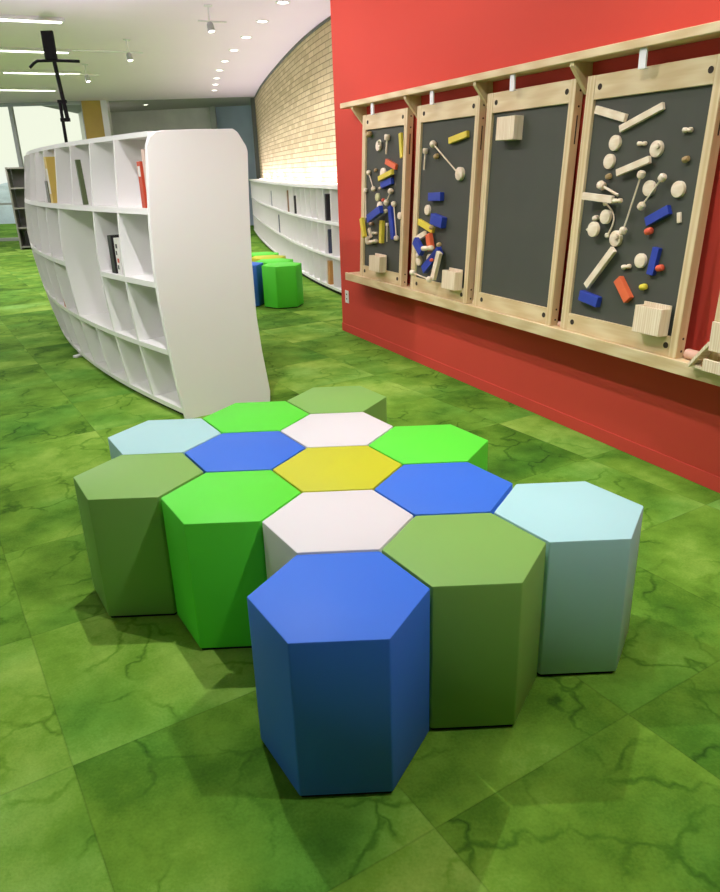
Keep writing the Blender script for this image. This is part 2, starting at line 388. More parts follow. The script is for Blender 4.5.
# ------------------------------------------------------------------ hexagonal stools
U = 0.39; SH = 0.4474; HR = U*0.5/math.cos(PI/6)*0.9865
def make_stool(col):
    pts = [(HR*math.cos(math.radians(60*k)), HR*math.sin(math.radians(60*k))) for k in range(6)]
    bm = prism(pts, 0.010, SH, lambda a, b, h: (a, b, h), 0.0045)
    o = link('hexagonal_stool', bm, STC[col], smooth=True)
    pb = [(a*0.96, b*0.96) for a, b in pts]
    link('base_plate', prism(pb, 0.0, 0.0105, lambda a, b, h: (a, b, h)), M['black'], o)
    return o
protos = {}
def stool(col, x, y, rot, label, group):
    if col in protos: o = copy_tree(protos[col])
    else: o = protos[col] = make_stool(col)
    o.location = (x, y, 0); o.rotation_euler = (0, 0, rot); tag(o, label, 'stool', group)
    return o
G1 = 'hexagonal stools set together in a honeycomb'
c30 = math.cos(PI/6)
for col, i, j, dx, dy, lab in [
    ('blue', 0, 0, 0.0, -0.004, 'royal blue hexagonal stool standing foremost in the honeycomb, nearest the viewer'),
    ('olive green', 1, .5, 0, 0, 'olive green hexagonal stool right of and behind the foremost blue stool'),
    ('white', 0, 1, 0, 0, 'nearer of two white hexagonal stools, straight behind the foremost blue stool'),
    ('pale blue', 2, 1, 0.004, -0.002, 'pale blue hexagonal stool at the right end of the honeycomb'),
    ('blue', 1, 1.5, 0, 0, 'royal blue hexagonal stool between the olive green, pale blue and yellow stools'),
    ('bright green', -1, 1.5, 0, 0, 'bright green hexagonal stool at front left, beside the nearer white stool'),
    ('yellow', 0, 2, 0, 0, 'yellow hexagonal stool in the middle of the honeycomb'),
    ('white', 0, 3, 0, 0, 'farther of two white hexagonal stools, behind the yellow stool'),
    ('olive green', -2, 2, -0.004, 0.004, 'olive green hexagonal stool at the left end of the honeycomb'),
    ('blue', -1, 2.5, 0, 0, 'royal blue hexagonal stool left of the yellow stool'),
    ('pale blue', -2, 3, 0, 0, 'pale blue hexagonal stool at the left rear, behind the left olive green one'),
    ('bright green', -1, 3.5, 0, 0, 'bright green hexagonal stool at the rear left, in front of the white bookcase end'),
    ('olive green', 0, 4, 0.0, 0.0, 'olive green hexagonal stool at the very back of the honeycomb'),
    ('bright green', 1, 2.5, 0, 0, 'bright green hexagonal stool at the right rear, between far white and blue stools')]:
    stool(col, i*c30*U+dx, j*U+dy, 0, lab, G1)
G2 = 'hexagonal stools by the low curved bookcase'
for col, x, y, lab in [
    ('bright green', -.585, 6.52, 'nearest bright green hexagonal stool beside the low curved bookcase'),
    ('bright green', -.695, 6.90, 'second bright green hexagonal stool from the front beside the low curved bookcase'),
    ('yellow', -.805, 7.28, 'small distant yellow hexagonal stool beside the low curved bookcase'),
    ('bright green', -.915, 7.66, 'farthest bright green hexagonal stool, behind the distant yellow stool'),
    ('blue', -1.015, 6.66, 'royal blue hexagonal stool mostly hidden behind the tall white bookcase end')]:
    stool(col, x, y, math.radians(16), lab, G2)

# ------------------------------------------------------------------ the tall curved bookcase
BCX, BCY, BR_ = 7.58449, 9.87112, 11.14419
A0 = math.atan2(2.714-BCY, -.934-BCX) % (2*PI)
END_DIR = Vector((0.845, 0.535)).normalized()
PF = [(0, 0), (.216, .03), (.494, .056), (.70, .071), (.90, .079), (1.14, .069), (1.37, .048), (1.54, .034), (1.70, .02)]
PB = [(0, .571), (.338, .543), (.564, .524), (.90, .523), (1.24, .537), (1.508, .553), (1.70, .56)]
def interp(T, z):
    for (a, b), (c, d) in zip(T, T[1:]):
        if z <= c: return b+(d-b)*(z-a)/(c-a)
    return T[-1][1]
def pf(z): return -interp(PF, z)
def pb(z): return interp(PB, z)
def BP(u, d, z):
    ang = A0 - u/BR_; rad = Vector((-math.cos(ang), -math.sin(ang)))
    b0 = Vector((BCX, BCY)) - rad*BR_
    d -= 0.9*(u/3.86)*interp(PF, z)*max(0.0, min(1.0, 1-d/0.6))    # the face swells more towards the far end
    t = max(0.0, min(1.0, u/0.385)); dr = END_DIR.lerp(rad, t).normalized()
    p = b0 + dr*d
    return Vector((p.x, p.y, z))
bc = empty('curved_bookcase', BP(0, 0, 0))
tag(bc, 'tall white curved bookcase with big plain end panel, standing behind the stools', 'bookcase')
BC0 = BP(0, 0, 0)
def bl(u, d, z): return BP(u, d, z) - BC0
def board(name, u0, u1, z0, z1, f0=None, f1=None, step=0.1):
    n = max(1, int(math.ceil((u1-u0)/step))); bm = bmesh.new(); rings = []
    for k in range(n+1):
        uu = u0+(u1-u0)*k/n
        a0 = pf(z0) if f0 is None else f0; a1 = pf(z1) if f0 is None else f0
        c0 = pb(z0) if f1 is None else f1; c1 = pb(z1) if f1 is None else f1
        rings.append([bm.verts.new(bl(uu, a0, z0)), bm.verts.new(bl(uu, c0, z0)), bm.verts.new(bl(uu, c1, z1)), bm.verts.new(bl(uu, a1, z1))])
    for k in range(n):
        for i in range(4): bm.faces.new((rings[k][i], rings[k+1][i], rings[k+1][(i+1) % 4], rings[k][(i+1) % 4]))
    bm.faces.new(rings[0]); bm.faces.new(rings[-1][::-1])
    bmesh.ops.recalc_face_normals(bm, faces=bm.faces[:])
    return link(name, bm, M['white'], bc)
def upright(name, u, t, z0, z1, f0=None, f1=None, inset=0.0):
    zs = [z0+(z1-z0)*k/8 for k in range(9)]
    out = [((pf(z) if f0 is None else f0)+inset, z) for z in zs] + [((pb(z) if f1 is None else f1)-inset, z) for z in reversed(zs)]
    return link(name, prism(out, u-t/2, u+t/2, lambda a, b, h: bl(h, a, b)), M['white'], bc)
CW = 0.385; NC = 10; LEN = CW*NC+0.01
# end panels: tall leaf shape with a rounded front corner and a clipped rear corner
outl = [(0, 0), (-.03, .216), (-.056, .494), (-.071, .70), (-.079, .90), (-.069, 1.14), (-.048, 1.37), (-.036, 1.50), (-.030, 1.545), (-.012, 1.585), (.022, 1.608), (.06, 1.617),
        (.216, 1.621), (.473, 1.625), (.500, 1.607), (.545, 1.535), (.553, 1.508), (.537, 1.24), (.523, .90), (.524, .564), (.543, .338), (.577, .07), (.571, 0)]
link('end_panel', prism(outl, -0.030, 0.0, lambda a, b, h: bl(h, a, b), 0.003), M['white'], bc)
link('end_panel', prism(outl, LEN, LEN+0.030, lambda a, b, h: bl(h, a, b), 0.003), M['white'], bc)
ZT = 1.588; S1 = (1.195, 1.226); S2 = (0.800, 0.832); S3 = (0.405, 0.437); ZB = (0.035, 0.068)
board('top_board', 0.001, LEN-.001, ZT, ZT+0.026, -0.006, 0.490)
board('back_panel', 0.001, LEN-.001, ZB[1], ZT-0.001, 0.262, 0.278)
def shelf_pair(z, a, b):
    board('shelf_board', a, b, z[0], z[1], None, 0.261); 
    board('shelf_board', 0.002, LEN-.002, z[0], z[1], 0.279, None)
shelf_pair(S1, 0.002, LEN-.002); shelf_pair(S3, 0.002, LEN-.002)
board('shelf_board', 0.002, 2*CW-0.010, S2[0], S2[1], None, 0.261)
board('shelf_board', 4*CW+0.010, LEN-.002, S2[0], S2[1], None, 0.261)
board('shelf_board', 0.002, LEN-.002, S2[0], S2[1], 0.279, None)
board('bottom_board', 0.001, LEN-.001, ZB[0], ZB[1])
pl = board('plinth', 0.02, LEN-.02, 0.0, ZB[0]-0.001, 0.03, 0.54); pl.data.materials.clear(); pl.data.materials.append(M['black'])
for i in range(1, NC):
    uu = i*CW
    for z0, z1 in ((S1[1], ZT), (ZB[1], S3[0])):
        upright('divider', uu, 0.02, z0+0.0005, z1-0.0005, None, 0.261, 0.001); upright('divider', uu, 0.02, z0+0.0005, z1-0.0005, 0.279, None, 0.001)
    for z0, z1 in ((S2[1], S1[0]), (S3[1], S2[0])):
        if i == 2 or i == 4: 
            pass
        elif i != 3: upright('divider', uu, 0.02, z0+0.0005, z1-0.0005, None, 0.261, 0.001)
        upright('divider', uu, 0.02, z0+0.0005, z1-0.0005, 0.279, None, 0.001)
    if i in (2, 4): upright('divider', uu, 0.02, S3[1]+0.0005, S1[0]-0.0005, None, 0.261, 0.001)
lst = board('added_uplight_strip', 0.25, LEN-0.25, ZT+0.0265, ZT+0.034, 0.22, 0.26); lst.data.materials.clear(); lst.data.materials.append(M['led'])  # added uplight, out of view, to brighten the ceiling
ADDED_UPLIGHTS = [(BP(u_, 0.24, ZT+0.04), 0.7, LP['fill_tall']) for u_ in (0.5, 1.3, 2.1, 2.9, 3.6)]
ft = link('stabilising_foot', box(-0.055, 0.02, -0.025, 0.025, 0.0, 0.018, 0.004), M['white_steel'], bc)
ft.location = bl(2.13, 0.0, 0.0); ft.rotation_euler = (0, 0, math.radians(62))

# ------------------------------------------------------------------ books
def book(loc, rot, t, h, dp, cover, label, group=None, lean=0.0, band=None, cat='book'):
    """a book standing up: spine on the -y side, thickness t along x"""
    r_ = empty('book', loc, (0, lean, rot))
    bm = bmesh.new(); c = 0.0025
    add_box(bm, 0, c, 0, dp, 0, h); add_box(bm, t-c, t, 0, dp, 0, h); add_box(bm, c, t-c, 0, c, 0, h)
    link('cover', bm, cover, r_)
    link('pages', box(c*1.05, t-c*1.05, c*1.05, dp-0.004, 0.004, h-0.004), M['paper'], r_)
    if band: link('spine_label', box(t*0.15, t*0.85, -0.0008, 0.0, h*band[0], h*band[1]), band[2], r_)
    return tag(r_, label, cat, group)
M['paper'] = plain('book paper', (0.78, 0.74, 0.64), 0.9)
bkm = {}
def bmt(n, c):
    if n not in bkm: bkm[n] = plain('book ' + n, c, 0.45, var=0.06)
    return bkm[n]
def on_case(cell, frac, d, z, **k):
    """stand a book in a cell: frac runs from the near divider to the far one"""
    uu = cell*CW + 0.012 + frac*(CW-0.024)
    p = BP(uu, pf(z)+d, z+0.001)
    ang = A0 - uu/BR_; t = Vector((math.sin(ang), -math.cos(ang)))       # direction of growing u
    # local x along -u so that local +y points into the case
    return p, math.atan2(-t.y, -t.x)
GB = 'books in the tall curved bookcase'
def cb(cell, frac, d, row, t, h, dp, col, label, lean=0.0, band=None):
    z = {1: S1[1], 2: S2[1], 3: S3[1], 4: ZB[1]}[row]
    p, a = on_case(cell, frac, d, z); p.z += abs(lean)*t*1.2
    return book(p, a, t, h, dp, col, label, GB, lean, band)
red = bmt('vermilion', (0.55, 0.07, 0.03)); yel = bmt('mustard', (0.70, 0.50, 0.12)); blk = bmt('black', (0.015, 0.013, 0.015))
wht = bmt('white', (0.80, 0.78, 0.74)); gry = bmt('grey photo', (0.16, 0.15, 0.12)); pnk = bmt('pale pink', (0.72, 0.52, 0.44)); grn = bmt('olive', (0.10, 0.13, 0.05))
cb(0, 0.10, 0.030, 1, 0.030, 0.30, 0.21, pnk, 'pale tall book leaning at the end panel in the nearest top compartment')
cb(0, 0.24, 0.020, 1, 0.040, 0.24, 0.20, red, 'vermilion book in the nearest top compartment of the tall bookcase', 0.0, (0.68, 0.9, wht))
cb(0, 0.36, 0.060, 1, 0.034, 0.19, 0.15, pnk, 'short pale pink book left of the vermilion one in the nearest top compartment')
cb(2, 0.50, 0.006, 1, 0.020, 0.27, 0.03, grn, 'thin dark book leaning alone in the third top compartment', -0.10)
cb(4, 0.62, 0.010, 1, 0.075, 0.31, 0.18, yel, 'mustard yellow book in the fifth top compartment', 0.0, (0.2, 0.75, wht))
cb(4, 0.92, 0.010, 1, 0.085, 0.15, 0.17, gry, 'low dark book with a photo cover in the fifth top compartment')
cb(1, 0.34, 0.020, 2, 0.055, 0.215, 0.18, wht, 'white book with dark blots on its spine in the second row', 0.0, (0.05, 0.95, None) and None)
cb(1, 0.60, 0.020, 2, 0.060, 0.225, 0.18, blk, 'black book beside the white blotted book in the second row')
for k, (zz, ww) in enumerate([(0.03, .020), (0.07, .028), (0.115, .018), (0.155, .026)]):
    o_ = [x for x in bpy.data.objects if x.name.startswith('book') and x.get('label', '').startswith('white book with dark')][0]
    link('spine_blot', box(0.010+0.006*(k % 2), 0.010+0.006*(k % 2)+ww, -0.0009, 0.0, zz, zz+0.025), [blk, red][k == 1], o_)
cb(0, 0.10, 0.060, 3, 0.022, 0.22, 0.16, grn, 'dark book behind the end panel edge in the third row')
cb(5, 0.30, 0.010, 3, 0.060, 0.10, 0.12, red, 'small red booklet at the foot of the third row left of the large opening')
cb(6, 0.40, 0.010, 4, 0.060, 0.14, 0.14, blk, 'low black book in the bottom row near the far end')

# ------------------------------------------------------------------ bookcase seen against the window, far left
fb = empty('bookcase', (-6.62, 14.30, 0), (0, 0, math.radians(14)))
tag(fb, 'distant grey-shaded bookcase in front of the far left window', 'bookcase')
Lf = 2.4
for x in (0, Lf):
    link('end_panel', box(x, x+0.03, 0, 0.5, 0, 1.62, 0.003, 1), M['shaded_laminate'], fb)
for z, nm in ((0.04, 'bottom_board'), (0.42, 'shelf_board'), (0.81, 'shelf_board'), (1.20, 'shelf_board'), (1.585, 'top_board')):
    link(nm, box(0.031, Lf-0.001, 0.0, 0.5, z, z+0.03), M['shaded_laminate'], fb)
link('back_panel', box(0.031, Lf-0.001, 0.5, 0.512, 0.0, 1.61), M['shaded_laminate'], fb)
for i in range(1, 6):
    x = 0.03+i*0.39
    for z0, z1 in ((0.071, 0.419), (0.451, 0.809), (0.841, 1.199), (1.231, 1.584)):
        link('divider', box(x-0.01, x+0.01, 0.001, 0.498, z0, z1), M['shaded_laminate'], fb)
def fbb(x, z, t, h, col, label):
    p = fb.matrix_basis @ Vector((x, 0.05, z+0.001)) if False else Matrix.Translation(fb.location) @ Matrix.Rotation(fb.rotation_euler.z, 4, 'Z') @ Vector((x, 0.05, z+0.001))
    book(p, fb.rotation_euler.z, t, h, 0.2, col, label, 'books in the distant bookcase')
fbb(0.13, 0.07, 0.16, 0.30, blk, 'thick black volume on the bottom shelf of the distant bookcase')
fbb(0.20, 0.45, 0.06, 0.25, grn, 'dark narrow book on the second lowest shelf of the distant bookcase')

# ------------------------------------------------------------------ low curved bookcase under the brick wall
lb = empty('low_curved_bookcase', (0, 0, 0))
tag(lb, 'long low white bookcase following the curved brick wall', 'bookcase')
l0, l1 = 1.15, BL[-1]-0.1
D0, D1 = 0.02, 0.27
link('top_board', sweep_b(l0, l1, 0.005, D1+0.015, 1.185, 1.222), M['white'], lb)
for z, nm in ((0.79, 'shelf_board'), (0.41, 'shelf_board'), (0.045, 'bottom_board')):
    link(nm, sweep_b(l0, l1, D0+0.012, D1, z, z+0.03), M['white'], lb)
link('back_panel', sweep_b(l0, l1, 0.005, D0+0.010, 0.0, 1.184), M['white'], lb)
link('plinth', sweep_b(l0, l1, D0+0.012, D1-0.03, 0.0, 0.044), M['black'], lb)
link('added_uplight_strip', sweep_b(l0+0.2, l1-0.2, 0.02, 0.05, 1.2225, 1.230), M['led'], lb)  # second added uplight, for the ceiling over the brick wall
for q_ in range(9):
    ADDED_UPLIGHTS.append((bpt(l0+0.7+q_*1.15, 0.12)+Vector((0, 0, 1.236)), 1.0, LP['fill_low']))
STEP = 0.29; nd = int((l1-l0)/STEP)
for k in range(nd+1):
    l = l0+0.012+k*STEP
    bm = bmesh.new()
    for z0, z1 in ((0.0755, 0.4095), (0.4405, 0.7895), (0.8205, 1.1845)):
        a = bpt(l, D0+0.0105); c = bpt(l, D1-0.003); t = (bpt(l+0.01, 0.1)-bpt(l-0.01, 0.1)).normalized()*0.009
        vs = [bm.verts.new((p.x+s_.x, p.y+s_.y, z)) for z in (z0, z1) for p, s_ in ((a, t), (c, t), (c, -t), (a, -t))]
        for fi in ((3,2,1,0),(4,5,6,7),(0,1,5,4),(1,2,6,5),(2,3,7,6),(3,0,4,7)): bm.faces.new([vs[q] for q in fi])
    bmesh.ops.recalc_face_normals(bm, faces=bm.faces[:])
    link('divider', bm, M['white'], lb)
def low_book(y, z, t, h, col, label, d=0.25):
    # nearest arc length whose shelf front has this y
    l = min((BL[i] for i in range(len(BL))), key=lambda q: abs(bpt(q, D1).y-y))
    k = round((l-l0-0.012)/STEP); l = l0+0.012+k*STEP-0.014-t       # just before the divider at the cell's far end
    tg = (bpt(l+0.02, 0.1)-bpt(l-0.02, 0.1)).normalized()
    p = bpt(l+t, d)
    # local x must run along -tangent so that +y points to the wall
    book(Vector((p.x, p.y, z+0.001)), math.atan2(-tg.y, -tg.x), t, h, 0.19, col, label, 'books in the low curved bookcase')
brn = bmt('brown', (0.26, 0.13, 0.06)); org = bmt('rust', (0.60, 0.28, 0.08)); nav = bmt('navy', (0.04, 0.05, 0.10))
low_book(7.55, .82, 0.05, 0.30, blk, 'black book on the top shelf of the low bookcase, nearest the red wall')
low_book(7.56, .44, 0.03, 0.28, nav, 'dark narrow book on the middle shelf of the low bookcase near the red wall', .23)
low_book(7.57, .075, 0.07, 0.28, org, 'rust coloured book on the bottom shelf of the low bookcase')
low_book(9.05, .82, 0.05, 0.24, blk, 'thin black book fourth along the top shelf of the low bookcase')
low_book(9.75, .82, 0.07, 0.30, brn, 'brown book on the top shelf of the low bookcase, left of the thin black book')
low_book(11.7, .82, 0.07, 0.25, nav, 'farthest dark book on the top shelf of the low bookcase')
low_book(10.8, .44, 0.06, 0.28, nav, 'dark blue book on the middle shelf of the low bookcase, far along it')

# ------------------------------------------------------------------ rails on the red wall
def on_wall(name, label, cat, s, off, z):
    return tag(empty(name, WP(s, off, z), (0, 0, WA)), label, cat)
rail = on_wall('wall_shelf', 'long pale pine rail along the red wall above the boards', 'rail', 0.405, 0.0, 1.832)
RL = 5.6
link('rail_board', box(0, RL, -0.13, -0.0005, 0.0, 0.037, 0.003, 1), M['pine_x'], rail)
for s in (0.60, 1.43, 2.245, 3.055, 3.93, 4.75):
    g = prism([(0, 0), (-0.118, 0), (-0.118, -0.018), (-0.02, -0.135), (0, -0.135)], s-0.405-0.014, s-0.405+0.014, lambda a, b, h: (h, a-0.0005, b-0.0005), 0.0015)
    link('gusset', g, M['pine_z'], rail)
ledge = on_wall('wall_ledge', 'long pale pine ledge on the red wall carrying the boards', 'ledge', 0.43, 0.0, 0.523)
link('ledge_board', box(0, RL, -0.130, -0.0005, 0.025, 0.056, 0.002, 1), M['pine_x'], ledge)
link('front_lip', box(0, RL, -0.150, -0.1305, 0.0, 0.060, 0.002, 1), M['pine_x'], ledge)

# ------------------------------------------------------------------ magnetic boards
LEANA = -math.atan(0.0534)
FH, FT = 1.188, 0.050
FWS = {1: 0.700, 2: 0.724, 3: 0.735, 4: 0.758, 5: 0.758}
BO = {}
names = {1: ('farthest magnetic board in a pine frame on the red wall, crowded with toy blocks'),
         2: ('second farthest magnetic board in a pine frame, wooden blocks in its lower half'),
         3: ('magnetic board in a pine frame bare but for one wooden box'),
         4: ('nearest whole magnetic board in a pine frame, scattered with pale discs and sticks'),
         5: ('magnetic board in a pine frame cut off by the right edge of the view')}
SL = {1: 0.665, 2: 1.500, 3: 2.297, 4: 3.108, 5: 4.025}
for b in range(1, 6):
    r_ = empty('magnetic_board', WP(SL[b], 0.125, 0.5805), (LEANA, 0, WA)); BO[b] = r_
    tag(r_, names[b], 'board', 'framed magnetic boards on the red wall')
    st = 0.054; FW = FWS[b]
    link('frame_stile', box(0, st, 0, FT, 0, FH, 0.002, 1), M['pine_z'], r_)
    rs = link('frame_stile', box(FW-0.042, FW, 0, FT, 0, FH, 0.002, 1), M['pine_z'], r_)
    link('frame_rail', box(st+.0003, FW-0.0423, 0.001, FT-0.01, FH-0.104, FH-0.0005, 0.0015, 1), M['pine_x'], r_)
    link('frame_rail', box(st+.0003, FW-0.0423, 0.001, FT-0.01, 0.0005, 0.088, 0.0015, 1), M['pine_x'], r_)
    link('slate_panel', box(st+.0003, FW-0.0423, 0.016, 0.026, 0.0882, FH-0.1045), M['slate'], r_)
    for hx, hz in ((0.088, FH-0.052), (FW-0.062, FH-0.052), (0.088, 0.048), (FW-0.062, 0.048)):
        bm = bmesh.new(); add_cyl(bm, (hx, 0.002, hz), (hx, -0.0004, hz), 0.0135, n=20); link('bolt_hole', bm, M['hole'], r_)
    for hz in (0.03, 0.085, FH-0.12, FH-0.05):
        bm = bmesh.new(); add_cyl(bm, (FW-0.001, 0.030, hz), (FW+0.0008, 0.030, hz), 0.0055, n=12); link('screw', bm, M['hole'], r_)
    link('side_slot', box(FW-0.0005, FW+0.0006, 0.024, 0.032, FH-0.29, FH-0.16), M['hole'], r_)
# white hangers between the rail and the boards' top rails
for s, n_ in ((0.93, 'farthest'), (1.765, 'second farthest'), (2.59, 'third farthest'), (3.49, 'nearest')):
    h = on_wall('board_hanger', 'white metal hanger between rail and board, %s of the four' % n_, 'hanger', s, 0.104, 1.831)
    h['group'] = 'white hangers under the rail'
    link('strap', box(-0.020, 0.020, -0.010, 0.0, -0.078, -0.0005, 0.001, 1), M['white_steel'], h)
    link('hook', box(-0.020, 0.020, 0.0002, 0.012, -0.078, -0.074, 0.0008, 1), M['white_steel'], h)

